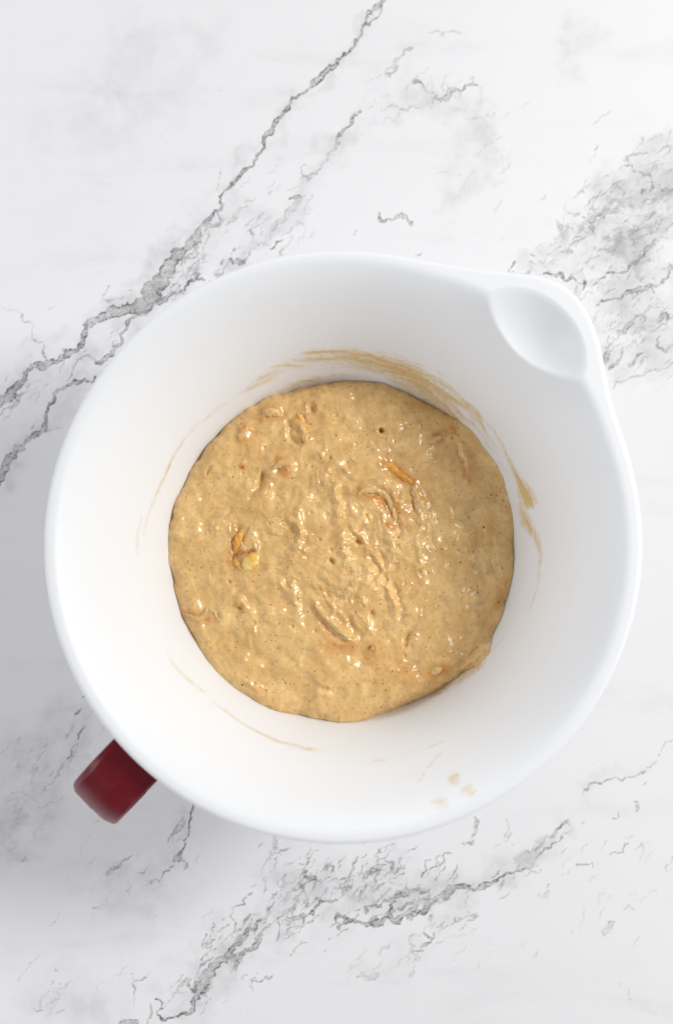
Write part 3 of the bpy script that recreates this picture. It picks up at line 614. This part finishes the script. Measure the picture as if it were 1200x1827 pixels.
# the rounded, uneven edge where batter meets the wall
ux, uy = np.cos(Tg), np.sin(Tg)
redge = .0853+.00080*fbm(ux*2.2+5, uy*2.2, 61, 3)+.00035*fbm(ux*9, uy*9+3, 62, 3)
pe = [(0, .0848), (30, .0868), (60, .0840), (92, .0833), (125, .0836), (160, .0840), (180, .0844), (205, .0840), (225, .0848), (245, .0846), (270, .0842), (298, .0828), (308, .0832), (315, .0838), (319, .0858), (325, .0868), (331, .0848), (345, .0850), (360, .0848)]
ea = np.interp(np.degrees(Tg) % 360, [p[0] for p in pe], [p[1] for p in pe])
redge = (redge-.0853)*1.3+ea-.0003
WE = .0095
e = np.clip((Rg-(redge-WE))/WE, 0, 1)
wz = wall0(Rg)
dome = .0032*np.clip(1-(Rg/.080)**2, 0, 1)
ze = wall0(redge)
hi = .0642+dome+H
zb = np.where(Rg < redge, ze+(hi-ze)*np.clip(1-e**2.3, 0, 1)**.72, -1)
over = wz > zb
zb = np.maximum(zb, wz-.0016)
rows_v = [np.stack([bx, by, zb], -1)]
nbot = 24
for r in np.linspace(.0925, .0004, nbot)[1:]:
    rows_v.append(np.stack([r*np.cos(tb_), r*np.sin(tb_), np.full(NB, float(wall0(np.array([r]))[0])-.0011)], -1)[None])
Pb = np.concatenate(rows_v, 0)
col = np.zeros(Pb.shape[:2]+(4,)); col[:NR, :, 0] = np.clip(orv, 0, 1); col[:NR, :, 1] = np.clip(dnv, 0, 1); col[:NR, :, 2] = calm; col[..., 3] = 1
M = Mat('batter'); oc = M.obj()
at = M.n('ShaderNodeAttribute', attribute_name='mix'); spb = M.n('ShaderNodeSeparateColor'); M.l(at.outputs['Color'], spb.inputs[0])
nA = M.noise(oc, 75, 5, .6, .8); nB = M.noise(oc, 260, 5, .6); nC = M.noise(oc, 30, 3)
c = M.mix(M.remap(nA, .3, .7), (.725, .438, .158), (.872, .596, .255))
c = M.mix(M.math('MULTIPLY', M.remap(nC, .45, .7), .35), c, (.78, .50, .21))
nD = M.noise(oc, 150, 4, .6)
c = M.mix(M.math('MULTIPLY', M.remap(nD, .50, .66), .5), c, (.60, .355, .14))
c = M.mix(M.math('MULTIPLY', M.remap(nB, .52, .75), .30), c, (.84, .64, .31))
orange = M.math('MULTIPLY', spb.outputs[0], M.remap(nB, .3, .62, .35, 1.15), clamp=True)
c = M.mix(M.math('MULTIPLY', orange, .9), c, (.62, .25, .05))
dens = M.remap(M.noise(oc, 40, 3), .35, .65, -.22, .22)
def specks(scale, th, frac, colr, cc, amt=.9):
    v = M.n('ShaderNodeTexVoronoi'); v.inputs['Scale'].default_value = scale; M.l(oc, v.inputs['Vector'])
    q = M.n('ShaderNodeSeparateColor'); M.l(v.outputs['Color'], q.inputs[0])
    size = M.math('MULTIPLY', M.math('MULTIPLY_ADD', q.outputs[1], .7, .3), th)
    m = M.math('MULTIPLY', M.remap(M.math('SUBTRACT', v.outputs['Distance'], size), .0, .05, 1, 0), M.math('GREATER_THAN', M.math('ADD', q.outputs[0], dens), 1-frac))
    m = M.math('MULTIPLY', m, M.remap(q.outputs[2], 0, 1, .45, 1))
    return M.mix(M.math('MULTIPLY', m, amt), cc, colr), m
nE = M.noise(oc, 480, 3, .6)
c = M.mix(M.math('MULTIPLY', M.remap(nE, .46, .66), .24), c, (.52, .33, .14))
c, m1 = specks(340, .14, .72, (.20, .095, .035), c, .85)
c, m2 = specks(520, .18, .75, (.26, .14, .06), c, .7)
c, m3 = specks(170, .09, .36, (.12, .05, .02), c, .85)
c, m4 = specks(95, .08, .25, (.42, .20, .03), c, .7)
M.l(c, M.b.inputs['Base Color'])
M.l(M.remap(nB, .3, .7, .12, .21), M.b.inputs['Roughness'])
M.b.inputs['Specular IOR Level'].default_value = .55
M.b.inputs['Subsurface Weight'].default_value = .22; M.b.inputs['Subsurface Radius'].default_value = (1, .6, .25); M.b.inputs['Subsurface Scale'].default_value = .003
fine = M.math('ADD', M.math('MULTIPLY', M.noise(oc, 700, 5, .6), .8), M.math('MULTIPLY', nB, .9))
M.l(M.bump(fine, .13, .0009), M.b.inputs['Normal'])
BATTER = M.m
Fb = gridfaces(Pb.shape[0], NB, True)
bo = mesh_np('batter', Pb.reshape(-1, 3), Fb[:, ::-1], BATTER, attrs={'mix': col.reshape(-1, 4)})
bo['label'] = 'thick glossy tan batter flecked with spice filling the white bowl'; bo['category'] = 'batter'

# ------------------------------------------------------------------ fruit pieces half sunk in the batter
def surf_z(x, y):
    P0 = np.array([[x, y, ZB]]); r = math.hypot(x, y); t = math.atan2(y, x) % (2*math.pi)
    i = min(NR-1, int(round((r-rb[0])/(rb[1]-rb[0])))); j = int(round(t/(2*math.pi)*NB)) % NB
    return float(zb[i, j])
def fruit_mat(name, a, b, skin, skin_amt, scale=180, rough=.22, coat=.6):
    M = Mat(name); oc = M.obj(); n = M.noise(oc, scale, 5, .6, .5); n2 = M.noise(oc, scale*.45, 3)
    c = M.mix(M.remap(n, .35, .65), a, b)
    c = M.mix(M.math('MULTIPLY', M.remap(n2, .48, .64), skin_amt), c, skin)
    c = M.mix(M.math('MULTIPLY', M.remap(M.noise(oc, 210, 4, .6), .44, .60), coat), c, (.80, .54, .23))
    M.l(c, M.b.inputs['Base Color']); M.b.inputs['Roughness'].default_value = rough
    M.b.inputs['Subsurface Weight'].default_value = .35; M.b.inputs['Subsurface Radius'].default_value = (1, .5, .15); M.b.inputs['Subsurface Scale'].default_value = .003
    M.l(M.bump(n, .4, .0007), M.b.inputs['Normal']); return M.m
PEACH = fruit_mat('peach_flesh', (.80, .33, .03), (.84, .46, .09), (.52, .15, .02), .6, coat=.35)
PALE = fruit_mat('pale_peach_flesh', (.86, .52, .10), (.90, .66, .24), (.78, .32, .04), .7, coat=.2)
SKIN = fruit_mat('peach_skin', (.36, .07, .02), (.66, .28, .05), (.20, .04, .015), .5, 500, coat=.35)
COAT = fruit_mat('batter_coated_peach', (.68, .43, .18), (.74, .51, .22), (.66, .30, .07), .7, 230)
BROWN = fruit_mat('browned_peach', (.30, .12, .02), (.46, .22, .05), (.16, .05, .02), .6)
def worm(name, pts, mat, parent=None, lift=.35, flat=.75, seed=0, nseg=10, wob=.24):
    """a curved, tapered, lumpy strip: pts are (photo x, photo y, width px)"""
    P = []
    for (x, y, w_) in pts:
        q = unproject(x, y, ZB); z = surf_z(q[0], q[1]); q = unproject(x, y, z)
        rr = w_/3624/2; P.append([q[0], q[1], z+rr*flat*((lift-.03)*2-1), rr])
    P = catmull(np.array(P), 6); n = len(P)
    # smooth the ride height so the piece does not follow every lump
    k = np.array([.25, .5, .25])
    for _ in range(4): P[1:-1, 2] = np.convolve(P[:, 2], k, 'valid')
    T = np.gradient(P[:, :2], axis=0); T /= np.linalg.norm(T, axis=1)[:, None]+1e-12
    N = np.stack([-T[:, 1], T[:, 0]], -1); m = nseg*2; vs = []
    ring = np.arange(m)/m*2*np.pi
    for i in range(n):
        t = i/(n-1); tap = max(.12, (1-abs(2*t-1)**5))**.6
        for a in ring:
            rr = P[i, 3]*tap*(1+wob*float(fbm(np.array([i*.35+seed*7.3]), np.array([a*1.1+seed]), 5+seed, 2)[0])*2)
            o = math.cos(a)*rr; vs.append((P[i, 0]+N[i, 0]*o, P[i, 1]+N[i, 1]*o, P[i, 2]+math.sin(a)*rr*flat))
    f = gridfaces(n, m, True).tolist()+[list(range(m))[::-1], [(n-1)*m+i for i in range(m)]]
    me = bpy.data.meshes.new(name); me.from_pydata(vs, [], f); me.validate(); me.update()
    for p in me.polygons: p.use_smooth = True
    me.materials.append(mat); o = bpy.data.objects.new(name, me); COL.objects.link(o)
    if parent: o.parent = parent
    return o
def piece(label, pts, mat, cat='fruit piece', **k):
    o = worm('fruit_piece', pts, mat, **k); o['label'] = label; o['category'] = cat; o['group'] = 'peach pieces in the batter'; return o
# the yellow wedge with its skin
rt = bpy.data.objects.new('fruit_piece', None); COL.objects.link(rt); rt.empty_display_size = .005
rt['label'] = 'yellow peach wedge with dark red skin edge, largest fruit piece in the batter'; rt['category'] = 'fruit piece'; rt['group'] = 'peach pieces in the batter'
worm('flesh', [(463,990,10),(454,996,22),(446,1004,28),(440,1013,20),(437,1019,8)], PALE, rt, lift=.38, flat=.5, seed=1, wob=.1)
worm('skin', [(416,1000,4),(421,992,6),(431,986,6),(441,985,5),(450,981,5),(461,984,3)], SKIN, rt, lift=.60, flat=.8, seed=2)
worm('rind', [(418,994,8),(421,1002,12),(428,1012,11),(433,1020,6)], PEACH, rt, lift=.42, flat=.6, seed=3)
piece('bright orange peach sliver just above the yellow wedge, left of its paler neighbour', [(434,940,5),(430,952,12),(424,966,14),(421,980,9),(420,990,6)], PEACH, seed=4, lift=.38)
piece('pale orange thin peach sliver standing beside the bright orange one', [(449,936,4),(445,950,9),(439,964,11),(436,974,8)], COAT, seed=5, lift=.48)
piece('thin curved orange peach strip arching right of the batter centre', [(634,884,5),(648,876,9),(668,874,11),(686,882,11),(698,900,10),(704,920,8),(706,938,5)], COAT, seed=6, lift=.36)
piece('orange brown peach strip slanting down toward a tan lump, upper right of centre', [(678,832,6),(692,830,14),(708,842,14),(724,854,13),(736,862,8)], PEACH, seed=7, lift=.36)
piece('tan batter coated peach lump at the lower end of the orange brown strip', [(736,866,8),(742,886,13),(748,905,15),(747,920,8)], COAT, seed=8, lift=.5)
piece('curled pale orange peach peel near the left edge of the batter', [(326,1094,5),(338,1098,9),(352,1104,9),(364,1098,9),(370,1086,8),(382,1092,9),(388,1106,6)], COAT, seed=9, lift=.42)
piece('long tan strip of coated peach ending in a blunt fold, below the centre', [(562,1082,5),(580,1100,8),(600,1120,9),(618,1136,10),(632,1144,7)], COAT, seed=10, lift=.42)
piece('small upright orange peach tip by the upper right batter edge', [(803,758,5),(806,768,10),(805,782,7)], PEACH, seed=11, lift=.55)
piece('flat tan orange peach flake lying inward of the small upright tip', [(762,790,6),(774,784,12),(788,778,10)], COAT, seed=12, lift=.28)
piece('dark brown orange fleck low in the batter below the long tan strip', [(658,1162,5),(662,1157,10),(666,1152,6)], BROWN, seed=13, lift=.35, flat=.5)
piece('tiny amber fleck just below the dark brown one', [(650,1175,3),(656,1173,6),(660,1174,3)], PEACH, seed=14, lift=.3, flat=.5)
piece('rounded peach lump with orange crease, upper left beside a dark groove', [(486,838,10),(498,828,14),(512,828,20),(514,842,12)], COAT, seed=15, lift=.33)
piece('tall tan peach lump below the round bubble hole near the top', [(530,744,7),(536,760,13),(543,778,15),(546,792,9)], COAT, seed=16, lift=.38)
piece('small orange brown peach tip on top of the tall tan lump', [(528,738,3),(533,744,7),(537,754,4)], PEACH, seed=17, lift=.75)
piece('broad tan peach chunk left of the tall tan lump near the top edge', [(468,744,8),(478,736,15),(492,736,14),(500,744,7)], COAT, seed=18, lift=.3)
piece('flat pale peach flake closest to the upper left batter edge', [(428,786,7),(433,774,14),(442,762,10)], COAT, seed=19, lift=.24)
piece('orange tan lump on the lower right batter fold', [(768,1204,7),(778,1196,14),(788,1190,8)], COAT, seed=20, lift=.35)
piece('tiny brown curl between the peel and the yellow wedge', [(422,1084,3),(426,1090,6),(434,1092,4)], COAT, seed=21, lift=.45)
piece('tiny dark orange fleck in the upper left batter', [(430,836,3),(433,833,6),(436,832,3)], BROWN, seed=22, lift=.35, flat=.5)
piece('tiny amber ring shaped bead inside the curved orange strip', [(691,939,4),(694,938,7),(697,941,4)], PEACH, seed=23, lift=.45)
